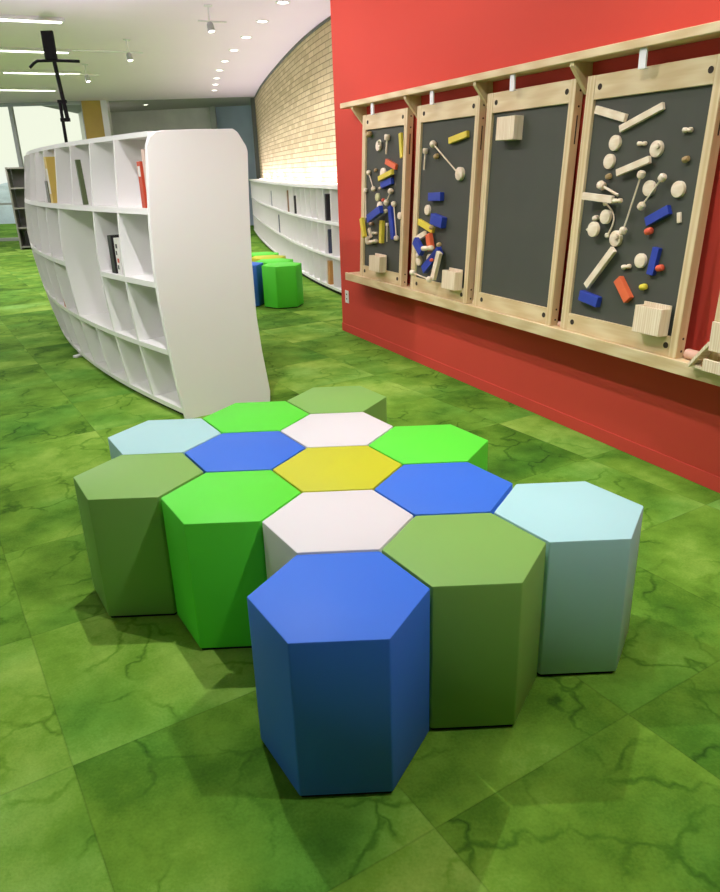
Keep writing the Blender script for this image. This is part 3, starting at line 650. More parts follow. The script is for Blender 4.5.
# ------------------------------------------------------------------ toys held on the boards
PIECES = [
    ('bar', 4, 3.185, 1.62, 3.381, 1.57, 0.034, 'pine', 'pale wooden bar at the upper left corner on the nearest full board'),
    ('bar', 4, 3.354, 1.527, 3.588, 1.605, 0.03, 'pine', 'longest pale wooden bar rising to the right at the top of the nearest full board'),
    ('disc', 4, 3.331, 1.47, 3.331, 1.47, 0.067, 'pine', 'upper of two pale wooden discs at the left edge of the nearest full board'),
    ('peg', 4, 3.471, 1.462, 3.521, 1.46, 0.018, 'pine', 'tiny pale peg between the two upper discs on the nearest full board'),
    ('disc', 4, 3.582, 1.437, 3.582, 1.437, 0.068, 'pine', 'big pale disc with small stub right of the tiny peg on the nearest full board'),
    ('peg', 4, 3.71, 1.504, 3.756, 1.503, 0.02, 'pine', 'small pale peg near the right edge, highest on the nearest full board'),
    ('disc', 4, 3.31, 1.392, 3.31, 1.392, 0.066, 'pine', 'lower of two pale wooden discs at the left edge of the nearest full board'),
    ('bar', 4, 3.388, 1.341, 3.571, 1.395, 0.031, 'pine', 'pale wooden bar slanting under the notched disc on the nearest full board'),
    ('knob', 4, 3.323, 1.323, 3.323, 1.323, 0.036, 'bark', 'brown bark-covered slice below the left pair of discs on the nearest full board'),
    ('knob', 4, 3.751, 1.388, 3.751, 1.388, 0.036, 'bark', 'brown bark-covered slice by the right edge of the nearest full board'),
    ('disc', 4, 3.573, 1.277, 3.573, 1.277, 0.066, 'pine', 'pale wooden disc between two thin sticks with knobbed ends on the nearest full board'),
    ('disc', 4, 3.732, 1.275, 3.732, 1.275, 0.067, 'pine', 'large pale wooden disc lying alone above the upper blue bar on the nearest full board'),
    ('dumbbell', 4, 3.542, 1.333, 3.48, 1.093, 0.036, 'pine', 'longest thin stick with knobbed ends on the nearest full board'),
    ('dumbbell', 4, 3.661, 1.32, 3.568, 1.203, 0.035, 'pine', 'short slanting stick, knobbed at both ends, by the lone disc on the nearest full board'),
    ('mallet', 4, 3.292, 1.287, 3.404, 1.246, 0.045, 'pine', 'pale mallet-shaped block with a short handle on the nearest full board'),
    ('bar', 4, 3.213, 1.239, 3.407, 1.226, 0.033, 'pine', 'nearly level pale bar under the mallet-shaped block on the nearest full board'),
    ('peg', 4, 3.432, 1.221, 3.485, 1.224, 0.02, 'pine', 'tiny pale peg right of the level pale bar on the nearest full board'),
    ('bow', 4, 3.321, 1.208, 3.359, 1.065, 0.019, 'pine', 'thin bent twig with knobbed ends curving round a disc on the nearest full board'),
    ('disc', 4, 3.351, 1.149, 3.351, 1.149, 0.065, 'pine', 'pale disc inside the bent twig on the nearest full board'),
    ('knob', 4, 3.272, 1.136, 3.272, 1.136, 0.037, 'pine', 'stubby pale cylinder left of the bent twig on the nearest full board'),
    ('disc', 4, 3.294, 1.09, 3.294, 1.09, 0.07, 'pine', 'pale disc touching a short loose stick on the nearest full board'),
    ('peg', 4, 3.21, 1.081, 3.253, 1.112, 0.01, 'pine', 'short thin loose stick at the left edge of the nearest full board'),
    ('disc', 4, 3.415, 1.055, 3.415, 1.055, 0.072, 'pine', 'pale disc with small knob at the bent twig foot, the nearest full board'),
    ('bar', 4, 3.591, 1.137, 3.707, 1.194, 0.04, 'blue', 'upper blue wooden bar slanting up to the right on the nearest full board'),
    ('knob', 4, 3.614, 1.095, 3.614, 1.095, 0.044, 'red', 'red wooden nugget just below the upper blue bar on the nearest full board'),
    ('bar', 4, 3.754, 1.184, 3.763, 1.142, 0.019, 'pine', 'short upright pale block at the right edge of the nearest full board'),
    ('bar', 4, 3.281, 0.821, 3.431, 1.009, 0.034, 'pine', 'long pale bar standing steeply above the blue block on the nearest full board'),
    ('disc', 4, 3.584, 0.97, 3.584, 0.97, 0.064, 'pine', 'pale disc left of the steep blue bar on the nearest full board'),
    ('bar', 4, 3.672, 1.034, 3.657, 0.916, 0.037, 'blue', 'steep blue wooden bar beside a pale disc on the nearest full board'),
    ('knob', 4, 3.706, 0.946, 3.706, 0.946, 0.042, 'red', 'red wooden nugget right of the steep blue bar on the nearest full board'),
    ('peg', 4, 3.481, 0.931, 3.531, 0.941, 0.021, 'pine', 'tiny pale peg above the orange bar on the nearest full board'),
    ('bar', 4, 3.471, 0.877, 3.554, 0.789, 0.045, 'orange', 'orange wooden bar on the nearest full board'),
    ('knob', 4, 3.63, 0.855, 3.63, 0.855, 0.042, 'yellow', 'yellow wooden nugget on the nearest full board'),
    ('bar', 4, 3.238, 0.771, 3.367, 0.753, 0.05, 'blue', 'stubby blue block at the lower left of the nearest full board'),
    ('knob', 1, 0.797, 1.623, 0.797, 1.623, 0.059, 'bark', 'dark bark slice in the top left corner of the farthest board'),
    ('disc', 1, 0.929, 1.545, 0.929, 1.545, 0.072, 'pine', 'round pale slice beside the ring near the top of the farthest board'),
    ('ring', 1, 0.976, 1.56, 0.976, 1.56, 0.049, 'pine', 'small pale wooden ring near the top of the farthest board'),
    ('mallet', 1, 1.092, 1.595, 1.083, 1.483, 0.05, 'pine', 'pale mallet hanging handle down near the top of the farthest board'),
    ('bar', 1, 1.269, 1.614, 1.303, 1.455, 0.033, 'yellow', 'yellow bar at the top right of the farthest board'),
    ('bar', 1, 1.069, 1.436, 1.226, 1.395, 0.037, 'orange', 'orange-red bar on the farthest board'),
    ('disc', 1, 1.016, 1.354, 1.016, 1.354, 0.079, 'pine', 'pale disc left of the crossed yellow and orange bars on the farthest board'),
    ('bar', 1, 1.001, 1.316, 1.215, 1.365, 0.035, 'yellow', 'yellow bar just under the orange-red bar on the farthest board'),
    ('bar', 1, 1.011, 1.271, 1.177, 1.305, 0.045, 'blue', 'short blue bar under the upper yellow bar on the farthest board'),
    ('knob', 1, 1.023, 1.251, 1.023, 1.251, 0.024, 'pine', 'tiny pale bead below the short blue bar on the farthest board'),
    ('dumbbell', 1, 0.795, 1.361, 0.882, 1.246, 0.036, 'pine', 'small stick with knobs at both ends in the left half of the farthest board'),
    ('knob', 1, 0.9, 1.375, 0.9, 1.375, 0.033, 'bark', 'tiny brown nugget above the small knobbed stick on the farthest board'),
    ('mallet', 1, 0.734, 1.235, 0.759, 1.032, 0.037, 'pine', 'thin pale stick with a round head at the left edge of the farthest board'),
    ('bar', 1, 0.697, 1.029, 0.804, 0.891, 0.042, 'yellow', 'yellow bar leaning at the lower left of the farthest board'),
    ('disc', 1, 0.935, 1.189, 0.935, 1.189, 0.058, 'lime', 'pale green slice in the middle of the farthest board'),
    ('dumbbell', 1, 1.166, 1.233, 1.104, 1.154, 0.041, 'pine', 'short stout stick with knobs above the blue bars on the farthest board'),
    ('dumbbell', 1, 1.218, 1.147, 1.275, 0.914, 0.038, 'pine', 'long white stick with knobs right of the tall blue bar on the farthest board'),
    ('disc', 1, 0.974, 1.125, 0.974, 1.125, 0.067, 'pine', 'pale disc left above the crossing blue bars on the farthest board'),
    ('bar', 1, 0.893, 1.03, 1.101, 1.107, 0.056, 'blue', 'slanting blue bar crossing the cluster on the farthest board'),
    ('bar', 1, 1.16, 1.131, 1.229, 0.904, 0.047, 'blue', 'tall blue bar on the farthest board'),
    ('knob', 1, 1.085, 1.088, 1.085, 1.088, 0.045, 'pine', 'pale cylinder resting over the blue bars on the farthest board'),
    ('bar', 1, 1.03, 1.025, 1.029, 0.862, 0.043, 'yellow', 'upright yellow bar in the cluster on the farthest board'),
    ('mallet', 1, 1.111, 1.002, 1.116, 0.878, 0.027, 'pine', 'thin peg with a head right of the upright yellow bar on the farthest board'),
    ('peg', 1, 0.877, 0.927, 0.943, 0.928, 0.022, 'pine', 'tiny white peg left of the upright yellow bar on the farthest board'),
    ('knob', 1, 0.855, 0.992, 0.855, 0.992, 0.044, 'pink', 'pinkish wooden nugget on the farthest board'),
    ('disc', 1, 0.778, 0.865, 0.778, 0.865, 0.065, 'pine', 'lowest pale disc at the left edge of the farthest board'),
    ('peg', 1, 0.828, 0.852, 0.953, 0.872, 0.032, 'pine', 'pale peg beside the lowest disc on the farthest board'),
    ('disc', 1, 1.295, 1.07, 1.295, 1.07, 0.05, 'pine', 'pale disc at the right edge of the farthest board'),
    ('knob', 1, 1.035, 1.167, 1.035, 1.167, 0.033, 'red', 'small red nugget above the blue bars on the farthest board'),
    ('bar', 1, 0.8, 0.955, 0.841, 0.89, 0.029, 'pine', 'small upright pale block beside the leaning yellow bar on the farthest board'),
    ('bar', 2, 1.915, 1.538, 2.115, 1.568, 0.037, 'yellow', 'yellow bar at the top of the second farthest board'),
    ('dumbbell', 2, 1.736, 1.525, 2.055, 1.346, 0.044, 'pine', 'long thin stick joining a small and a big round end on the second farthest board'),
    ('mallet', 2, 1.636, 1.488, 1.628, 1.372, 0.042, 'pine', 'pale mallet hanging handle down at the upper left of the second farthest board'),
    ('knob', 2, 1.774, 1.448, 1.774, 1.448, 0.047, 'bark', 'olive brown bark nugget on the second farthest board'),
    ('bar', 2, 1.715, 1.205, 1.869, 1.211, 0.052, 'blue', 'stubby blue block in the middle of the second farthest board'),
    ('disc', 2, 1.681, 1.122, 1.681, 1.122, 0.066, 'pine', 'lone pale disc at the left edge of the second farthest board'),
    ('bar', 2, 1.773, 1.072, 1.916, 1.051, 0.068, 'blue', 'chunky blue block right of the lone disc on the second farthest board'),
    ('bar', 2, 1.573, 1.044, 1.774, 0.997, 0.039, 'yellow', 'yellow bar under the lone disc on the second farthest board'),
    ('knob', 2, 1.822, 1.015, 1.822, 1.015, 0.04, 'bark', 'small brown nugget at the end of the lower yellow bar on the second farthest board'),
    ('bar', 2, 1.525, 0.922, 1.712, 0.974, 0.036, 'pine', 'pale bar below the lower yellow bar on the second farthest board'),
    ('bar', 2, 1.631, 0.924, 1.731, 0.851, 0.055, 'blue', 'blue bar left of the orange bar on the second farthest board'),
    ('bar', 2, 1.764, 0.973, 1.806, 0.873, 0.05, 'orange', 'orange bar on the second farthest board'),
    ('disc', 2, 1.738, 0.811, 1.738, 0.811, 0.062, 'pine', 'pale disc between the two lower blue bars on the second farthest board'),
    ('disc', 2, 1.596, 0.785, 1.596, 0.785, 0.067, 'pine', 'pale disc in the lower left corner of the second farthest board'),
    ('mallet', 2, 1.62, 0.822, 1.58, 0.885, 0.033, 'pine', 'small pale mallet over the lower left disc on the second farthest board'),
    ('bar', 2, 1.716, 0.736, 1.91, 0.882, 0.056, 'blue', 'long slanting blue bar at the bottom of the second farthest board'),
    ('bar', 2, 1.888, 0.69, 1.951, 0.873, 0.042, 'pine', 'steep pale bar beside the wooden box on the second farthest board'),
    ('knob', 2, 1.943, 0.915, 1.943, 0.915, 0.04, 'bark', 'brown nugget on top of the steep pale bar on the second farthest board'),
    ('peg', 2, 1.792, 0.883, 1.915, 0.898, 0.032, 'pine', 'short level peg below the orange bar on the second farthest board'),
    ('dumbbell', 2, 1.671, 0.715, 1.894, 0.691, 0.04, 'pine', 'thin stick with knobs at the very bottom of the second farthest board'),
    ('knob', 2, 1.856, 0.811, 1.856, 0.811, 0.032, 'red', 'small red nugget among the lower blue bars on the second farthest board'),
]

def board_matrix(b): 
    return Matrix.Translation(BO[b].location) @ Matrix.Rotation(WA, 4, 'Z') @ Matrix.Rotation(LEANA, 4, 'X')
CATS = {'bar': ('wooden_block', 'block'), 'disc': ('wooden_disc', 'disc'), 'knob': ('wooden_nugget', 'nugget'), 'peg': ('wooden_peg', 'peg'),
        'dumbbell': ('knobbed_stick', 'stick'), 'mallet': ('toy_mallet', 'mallet'), 'ring': ('wooden_ring', 'ring'), 'bow': ('bent_twig', 'twig')}
BN = {1: 'farthest', 2: 'second farthest', 4: 'nearest whole'}
placed = {b: [] for b in (1, 2, 4)}
for kind, b, s0, z0, s1, z1, w, col, lab in PIECES:
    # in-plane position: x right along the board, zz up it
    P0 = Vector((s0-SL[b], (z0-0.5805)/math.cos(LEANA))); P1 = Vector((s1-SL[b], (z1-0.5805)/math.cos(LEANA)))
    lo_x = 0.056 + (w/2 if kind != 'peg' else 0.012); lo_x += 0.004
    for P_ in (P0, P1): P_.x = max(P_.x, lo_x); P_.y = max(P_.y, 0.094+w/2)
    c = (P0+P1)/2; d = P1-P0; Ld = d.length; ang = math.atan2(d.y, d.x) if Ld > 1e-4 else 0.0
    rad_ = max(Ld/2, w/2)
    # things that would cross one another sit one layer further out
    layer = 0.0; dep = {'bar': w*0.6, 'disc': 0.016, 'knob': 0.03, 'peg': w, 'dumbbell': w, 'mallet': w*0.9, 'ring': 0.015, 'bow': 0.018}[kind]
    def near(A, B, C_, D_):
        best = 9
        for i in range(9):
            for j in range(9):
                best = min(best, ((A.lerp(B, i/8))-(C_.lerp(D_, j/8))).length)
        return best
    for (Q0, Q1, qw, l0_, l1_) in placed[b]:
        if near(P0, P1, Q0, Q1) < (w+qw)/2*1.02 and layer < l1_ and layer+dep > l0_:
            layer = l1_+0.0008
    placed[b].append((P0, P1, w, layer, layer+dep))
    nm, cat = CATS[kind]
    mw = board_matrix(b) @ Matrix.Translation((c.x, 0.0155-layer, c.y)) @ Matrix.Rotation(-ang, 4, 'Y')
    mt = PC[col]; h = Ld/2
    if kind == 'bar':
        o = link(nm, box(-h, h, -w*0.6, 0, -w/2, w/2, min(0.002, w*0.1), 2), mt)
    elif kind == 'disc':
        bm = bmesh.new(); disc_bm(bm, (0, 0, 0), (0, -1, 0), w/2, 0.016, 0.003)
        o = link(nm, bm, mt, smooth=True)
        if 'small stub' in lab or 'small knob at' in lab:
            bm = bmesh.new(); disc_bm(bm, (w*0.22, -0.0162, w*0.14), (0, -1, 0), w*0.17, 0.012, 0.002); link('peg_end', bm, mt, o, True)
    elif kind == 'knob':
        bm = bmesh.new(); lathe(bm, (-w*0.42, -w*0.36, 0), (1, 0, 0.25), [(0, w*.20), (w*.08, w*.31), (w*.4, w*.36), (w*.76, w*.31), (w*.84, w*.18)], 16)
        o = link(nm, bm, mt, smooth=True)
    elif kind == 'peg':
        bm = bmesh.new(); q = w/2
        lathe(bm, (-h, -q, 0), (1, 0, 0), [(0, q*.7), (q*.3, q), (2*h*.35, q), (2*h*.42, q*.75), (2*h*.62, q*.75), (2*h*.68, q), (2*h-q*.3, q), (2*h, q*.7)] if Ld > 2.0*w else [(0, q*.7), (q*.3, q), (2*h-q*.3, q), (2*h, q*.7)], 16)
        o = link(nm, bm, mt, smooth=True)
    elif kind == 'dumbbell':
        bm = bmesh.new(); q = w/2; add_cyl(bm, (-h, -q, 0), (h, -q, 0), max(0.0035, q*0.22), n=12)
        o = link(nm, bm, mt, smooth=True)
        big = 1.75 if 'small and a big' in lab else 1.0
        for sx, k in ((-1, 1.0), (1, big)):
            bm = bmesh.new(); R_ = q*k
            lathe(bm, (sx*h-R_*.9, -q, 0), (1, 0, 0), [(0, R_*.62), (R_*.35, R_*.96), (R_*1.1, q*.98 if k > 1 else R_), (R_*1.5, R_*.9), (R_*1.8, R_*.55)] if k == 1.0 else [(0, R_*.8), (R_*.2, R_), (R_*1.5, R_), (R_*1.7, R_*.8)], 16)
            if k > 1:
                bm.free(); bm = bmesh.new(); disc_bm(bm, (sx*h, 0, 0), (0, -1, 0), R_, 0.024, 0.003)
            link('knob', bm, mt, o, True)
    elif kind == 'mallet':
        bm = bmesh.new(); q = w/2
        lathe(bm, (-h-q*.8, -q*.9, 0), (1, 0, 0), [(0, q*.72), (q*.25, q*.88), (q*1.35, q*.88), (q*1.6, q*.7)], 10)
        o = link(nm, bm, mt, smooth=True)
        bm = bmesh.new(); add_cyl(bm, (-h+q*.8, -q*.9, 0), (h, -q*.9, 0), q*.28, n=12); link('handle', bm, mt, o, True)
    elif kind == 'ring':
        bm = bmesh.new(); pts = [(math.cos(t*PI/12)*w*.4, -0.008, math.sin(t*PI/12)*w*.4) for t in range(24)]
        rings = []
        for k in range(24):
            a = k*PI/12; rings.append([bm.verts.new(((w*.4+0.006*math.cos(j*PI/4))*math.cos(a), -0.0065+0.006*math.sin(j*PI/4), (w*.4+0.006*math.cos(j*PI/4))*math.sin(a))) for j in range(8)])
        for k in range(24):
            for j in range(8): bm.faces.new((rings[k][j], rings[(k+1) % 24][j], rings[(k+1) % 24][(j+1) % 8], rings[k][(j+1) % 8]))
        bmesh.ops.recalc_face_normals(bm, faces=bm.faces[:])
        o = link(nm, bm, mt, smooth=True)
    elif kind == 'bow':
        bm = bmesh.new(); tube(bm, [(-h+2*h*t/12, -0.008, 0.045*math.sin(PI*t/12)) for t in range(13)], 0.0042)
        o = link(nm, bm, mt, smooth=True)
        for sx in (-1, 1):
            bm = bmesh.new(); q = 0.011; lathe(bm, (sx*h-q, -q, 0), (1, 0, 0), [(0, q*.6), (q*.4, q), (q*1.5, q), (q*2, q*.6)], 14); link('knob', bm, mt, o, True)
    o.matrix_world = mw
    tag(o, lab, cat, {1: 'toy pieces on the farthest board', 2: 'toy pieces on the second farthest board', 4: 'toy pieces on the nearest whole board'}[b])

# open wooden boxes fixed to the boards
def toy_box(b, x, z, w, h, dpt, label, closed=False):
    r_ = empty('wooden_box'); r_.matrix_world = board_matrix(b) @ Matrix.Translation((x, 0.0155 if closed else -0.0006, z)); t = 0.008
    tag(r_, label, 'box', 'wooden boxes on the boards')
    mt = M['pale_pine']
    link('front_panel', box(0, w, -dpt, -dpt+t, 0, h, 0.001, 1), mt, r_)
    link('back_panel', box(0, w, -t, -0.0002, 0, h+(0.014 if not closed else 0)), mt, r_)
    for xx in (0, w-t): link('side_panel', box(xx, xx+t, -dpt+t+.0002, -t-.0002, 0, h, 0.001, 1), mt, r_)
    link('bottom_panel', box(t+.0002, w-t-.0002, -dpt+t+.0002, -t-.0002, 0, t), mt, r_)
    if closed: link('top_panel', box(t+.0002, w-t-.0002, -dpt+t+.0002, -t-.0002, h-t, h), mt, r_)
    return r_
toy_box(4, 0.548, 0.0885, 0.150, 0.118, 0.060, 'open pale wooden box at the lower right corner of the nearest whole board')
toy_box(3, 0.170, 0.935, 0.160, 0.118, 0.060, 'pale wooden box alone on the bare board', True)
toy_box(2, 0.515, 0.076, 0.150, 0.112, 0.060, 'pale wooden box at the foot of the second farthest board')
toy_box(1, 0.285, 0.076, 0.180, 0.112, 0.060, 'pale wooden box at the foot of the farthest board')
# loose pieces lying on the lower frame rails and ledge
def loose(kind, s, off, z, L_, w, col, label, rot=0.0):
    nm, cat = CATS[kind]
    if kind == 'bar': bm = box(-L_/2, L_/2, -w/2, w/2, 0, w, 0.0015, 1)
    else:
        bm = bmesh.new(); lathe(bm, (-L_/2, 0, w/2), (1, 0, 0), [(0, w*.38), (w*.1, w*.5), (L_-w*.1, w*.5), (L_, w*.38)], 14)
    o = link(nm, bm, PC[col], smooth=(kind != 'bar')); o.location = WP(s, off, z); o.rotation_euler = (0, 0, WA+rot)
    tag(o, label, cat, 'loose pieces on the pine ledge')
loose('peg', 2.262, 0.085, 0.5795, 0.035, 0.022, 'pine', 'small pale plug lying on the ledge between second and third board')
loose('peg', 3.080, 0.090, 0.5795, 0.042, 0.026, 'pink', 'small pinkish plug lying on the ledge left of the nearest whole board')
loose('peg', 3.918, 0.080, 0.5795, 0.070, 0.045, 'pink', 'stout pinkish cylinder lying on the ledge right of the nearest whole board')
# wooden tray with a slanting side standing in front of the cut-off board
tr = on_wall('wooden_tray', 'pale wooden tray with slanted side on the ledge at the right edge', 'tray', 3.995, 0.128, 0.5795)
sl = prism([(-0.052, 0.0), (-0.036, 0.0), (0.055, 0.118), (0.042, 0.122)], 0.0, 0.07, lambda a, b, h: (a, -h, b), 0.001)
for nm_, bm_ in (('slanted_side', sl), ('front_panel', box(0.03, 0.42, -0.070, -0.058, 0, 0.050, 0.001, 1)), ('bottom_panel', box(-0.03, 0.42, -0.0575, -0.001, 0, 0.010)), ('upper_panel', box(0.048, 0.42, -0.070, -0.058, 0.088, 0.205, 0.001, 1))):
    o_ = link(nm_, bm_, M['pale_pine'], tr)
tr.location = WP(4.035, 0.1265, 0.5835)

# socket plate low on the red wall
sk = on_wall('wall_socket', 'small cream socket plate low on the red wall near its far corner', 'socket', 0.128, 0.0, 0.325)
link('plate', box(-0.035, 0.035, -0.008, -0.0005, -0.055, 0.055, 0.002, 1), M['white_steel'], sk)
for zz in (-0.025, 0.015): link('socket_opening', box(-0.010, 0.010, -0.0086, -0.008, zz, zz+0.012), M['hole'], sk)

# ------------------------------------------------------------------ black stand behind the bookcase
bs = tag(empty('black_stand', (-2.84, 7.0, 0)), 'tall thin black stand with crossbar and upright panel rising behind the bookcase', 'stand')
def cylp(name, p0, p1, r_, par, mat=M['black'], n=14):
    bm = bmesh.new(); add_cyl(bm, p0, p1, r_, n=n); return link(name, bm, mat, par, True)
for k in range(3):
    a = 2*PI*k/3+0.4; cylp('leg', (0.02*math.cos(a), 0.02*math.sin(a), 0.25), (0.32*math.cos(a), 0.32*math.sin(a), 0.012), 0.012, bs)
cylp('lower_pole', (0, 0, 0.2), (0, 0, 2.16), 0.017, bs)
cylp('upper_pole', (0.055, 0, 1.95), (0.010, 0, 2.528), 0.021, bs)
link('clamp', box(-0.02, 0.075, -0.022, 0.022, 1.95, 1.985, 0.003, 1), M['black'], bs)
link('clamp', box(-0.02, 0.07, -0.022, 0.022, 2.13, 2.16, 0.003, 1), M['black'], bs)
bm = bmesh.new(); tube(bm, [(-0.25, 0, 2.47), (-0.20, 0, 2.51), (-0.16, 0, 2.53), (0, 0, 2.53), (0.27, 0, 2.515)], 0.015)
link('crossbar', bm, M['black'], bs, True)
link('panel', box(-0.075, 0.045, -0.02, 0.02, 2.54, 2.80, 0.004, 1), M['black'], bs)

# ------------------------------------------------------------------ lamps
def light(name, kind, loc, power, col, parent=None, **kw):
    ld = bpy.data.lights.new(name, kind); ld.energy = power; ld.color = col
    for k, v in kw.items(): setattr(ld, k, v)
    o = bpy.data.objects.new(name, ld); COL.objects.link(o); o.location = loc
    if parent: o.parent = parent
    return o
WARM = (1.0, 0.95, 0.985); NEUT = (1.0, 0.82, 1.0)
for p_, s_, w_ in ADDED_UPLIGHTS:  # lamps of the added uplights, a neutral fill for the ceiling
    lo_ = light('added_uplight_glow', 'AREA', p_, w_, (1.0, 0.90, 1.0), None, shape='RECTANGLE', size=s_, size_y=0.03)
    lo_.rotation_euler = (PI, 0, math.radians(110))
lens = lamp_mat('downlight lens', (1.0, 0.95, 0.82), 9.0)
tubem = lamp_mat('tube light', (1.0, 0.98, 0.90), 5.0)
ndl = 0
def downlight(x, y, power, label, size=118, rad=0.045, group='added ceiling downlights', aim=None):
    r_ = tag(empty('downlight', (x, y, CEIL)), label, 'ceiling light', group)
    bm = bmesh.new(); n = 28; rings = []
    for (rr_, hh) in ((0.078, -0.0004), (0.078, -0.006), (0.060, -0.008), (0.056, -0.002)):
        rings.append([bm.verts.new((rr_*math.cos(2*PI*i/n), rr_*math.sin(2*PI*i/n), hh)) for i in range(n)])
    for k in range(3):
        for i in range(n): bm.faces.new((rings[k][i], rings[k][(i+1) % n], rings[k+1][(i+1) % n], rings[k+1][i]))
    bmesh.ops.recalc_face_normals(bm, faces=bm.faces[:])
    link('trim_ring', bm, M['white_steel'], r_, True)
    bm = bmesh.new(); add_cyl(bm, (0, 0, -0.0035), (0, 0, -0.0006), 0.055, n=24); link('lens', bm, lens, r_)
    lo_ = light('bulb', 'SPOT', (0, 0, -0.02), power, WARM, r_, spot_size=math.radians(size), spot_blend=0.7, shadow_soft_size=rad)
    if aim: lo_.rotation_euler = (Vector(aim)-Vector((x, y, CEIL-0.02))).to_track_quat('-Z', 'Y').to_euler()
    return r_
DV = [(-.43, 7.02), (-.73, 7.99), (-1.03, 9.01), (-1.32, 10.04), (-1.60, 11.1), (-1.84, 12.14), (-2.05, 13.24), (-2.23, 14.25), (-2.41, 15.3)]
for k, (x, y) in enumerate(DV):
    downlight(x, y, LP['row'], 'round ceiling downlight in the curved row, ' + ['nearest, at the top edge of the view', 'second from the near end', 'third from the near end', 'fourth from the near end', 'fifth from the near end', 'fourth from the far end', 'third from the far end', 'second from the far end', 'farthest of all'][k], group='downlights in the curved row')
for x, y, p in [(-.69, 1.42, LP['s1']), (1.16, 1.21, LP['s2']), (1.25, -.35, LP['s6']), (-2.7, 1.5, LP['s3']), (-2.3, 3.6, LP['s5']), (-4.6, 2.4, LP['s3']), (-4.5, 5.0, LP['s3']), (-1.2, -1.2, LP['s7'])]:
    downlight(x, y, p, 'round ceiling downlight in the near half of the room, above the view', group='downlights above the view', rad=0.02)
for s, off, p in [(-0.6, 1.7, LP['w']), (1.1, 1.7, LP['w']), (2.7, 1.7, LP['w']), (4.4, 1.7, LP['w'])]:
    q = WP(s, off, 0); downlight(q.x, q.y, p, 'round ceiling downlight aimed at the red wall, above the view', group='downlights along the red wall', rad=0.02, size=112, aim=WP(s, 0, 1.45))
downlight(-.55, -.75, LP['ep'], 'added ceiling downlight aimed at the end panel of the tall bookcase, above the view', rad=0.05, size=40, aim=(-.72, 2.85, 0.95))  # unseen lamp, added to brighten the end panel
downlight(-2.8, 1.0, LP['bc'], 'added ceiling downlight aimed at the tall curved bookcase, above the view', rad=0.03, size=75, aim=(-1.6, 3.5, 0.9))  # unseen spot, added to brighten the bookcase compartments
for x, y, t_ in ((-5.45, 17.9, 'left'), (-4.55, 18.2, 'right')):
    downlight(x, y, 70, '%s of two small downlights in the dark far ceiling' % t_, group='downlights in the dark far ceiling')
# linear fixtures, square to the red wall
LA = math.radians(23.6)
def linear(x, y, idx, k, visible):
    lab = 'linear ceiling light, %s one of the %s row' % (['right', 'middle', 'left'][k], idx)
    r_ = tag(empty('linear_ceiling_light', (x, y, CEIL), (0, 0, LA)), lab, 'ceiling light', 'linear ceiling lights on the left')
    link('housing', box(-1.2, 0, -0.07, 0.07, -0.035, -0.0005, 0.003, 1), M['white_steel'], r_)
    link('tube', box(-1.17, -0.03, -0.045, 0.045, -0.041, -0.0355, 0.002, 1), tubem, r_)
    light('tube_glow', 'AREA', (-0.6, 0, -0.05), LP['lin'], NEUT, r_, shape='RECTANGLE', size=1.1, size_y=0.09)
for (x, y), idx in [((-2.84, 7.56), 'nearest'), ((-3.48, 9.64), 'second'), ((-4.06, 11.88), 'third'), ((-5.3, 14.2), 'farthest')]:
    for k in range(3):
        linear(x-k*1.24*math.cos(LA), y-k*1.24*math.sin(LA), idx, k, True)
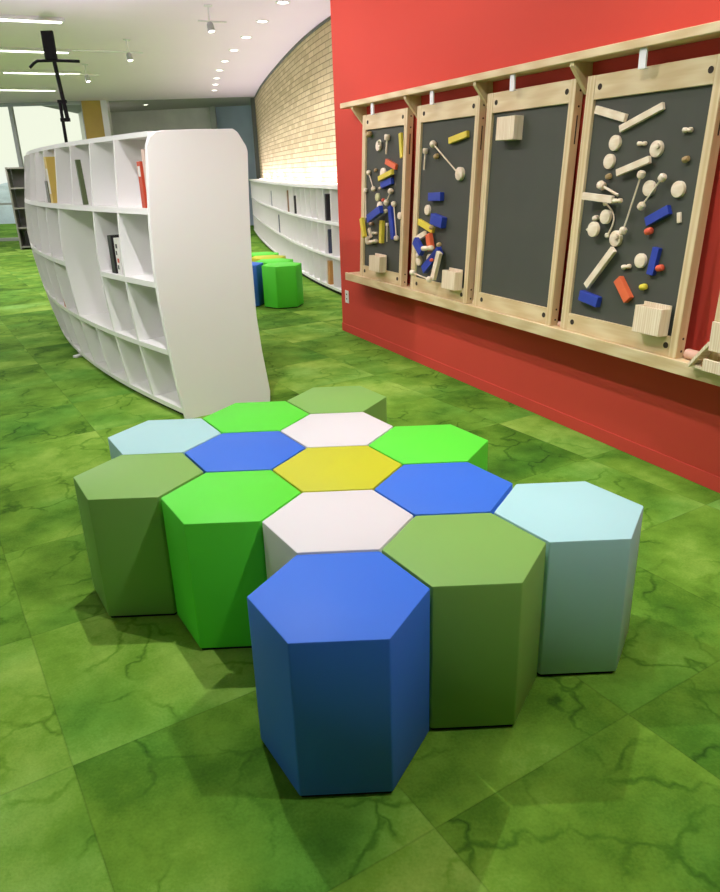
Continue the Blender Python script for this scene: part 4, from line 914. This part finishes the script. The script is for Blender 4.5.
# spotlights on short drop tracks
def track_spot(x, y, label, Lt=0.85, drop=0.14, at=0.18):
    r_ = tag(empty('track_spotlight', (x, y, CEIL), (0, 0, LA)), label, 'spotlight', 'small track spotlights')
    link('track', box(-Lt+at, at, -0.012, 0.012, -drop-0.014, -drop, 0.002, 1), M['white_steel'], r_)
    cylp('stem', (0, 0, -drop), (0, 0, -0.0005), 0.009, r_, M['white_steel'])
    cylp('canopy', (0, 0, -0.012), (0, 0, -0.0005), 0.045, r_, M['white_steel'])
    bm = bmesh.new(); lathe(bm, (0.0, 0, -drop-0.014), (0.12, -0.15, -1), [(0, 0.022), (0.02, 0.034), (0.085, 0.038)], 18); link('head', bm, M['grey_metal'], r_, True)
    bm = bmesh.new(); lathe(bm, (0.0105, -0.013, -drop-0.101), (0.12, -0.15, -1), [(0, 0.030), (0.002, 0.030)], 18); link('lens', bm, lens, r_)
track_spot(-2.53, 8.93, 'track spotlight on a thin ceiling track, right of the black stand')
track_spot(-1.20, 7.06, 'track spotlight at the top edge of the view', 0.3)
track_spot(-3.72, 11.0, 'track spotlight just right of the crossbar of the black stand', 0.5)
# ceiling vent
# ------------------------------------------------------------------ world: pale overcast daylight outside the windows
w = bpy.data.worlds.new('world'); scene.world = w; w.use_nodes = True
nt = w.node_tree; bg = nt.nodes['Background']
tc = nt.nodes.new('ShaderNodeTexCoord'); sx = nt.nodes.new('ShaderNodeSeparateXYZ'); cr = nt.nodes.new('ShaderNodeValToRGB')
mr = nt.nodes.new('ShaderNodeMapRange'); mr.inputs['From Min'].default_value = -1; mr.inputs['From Max'].default_value = 1
nt.links.new(tc.outputs['Generated'], sx.inputs[0]); nt.links.new(sx.outputs['Z'], mr.inputs['Value']); nt.links.new(mr.outputs[0], cr.inputs['Fac'])
cr.color_ramp.elements[0].position = 0.47; cr.color_ramp.elements[0].color = (0.80, 0.86, 1.0, 1)      # bluish glow from below, added to light the ceiling
cr.color_ramp.elements[1].position = 0.51; cr.color_ramp.elements[1].color = (0.93, 0.96, 0.80, 1)     # overcast sky
nt.links.new(cr.outputs['Color'], bg.inputs['Color']); bg.inputs['Strength'].default_value = 1.0

scene.view_settings.view_transform = 'Standard'
scene.view_settings.look = 'None'
scene.view_settings.exposure = 0.0
scene.view_settings.gamma = 1.0
scene.view_settings.use_curve_mapping = False
scene.cycles.use_denoising = True
scene.cycles.max_bounces = 8
scene.cycles.diffuse_bounces = 5
scene.cycles.sample_clamp_indirect = 8.0
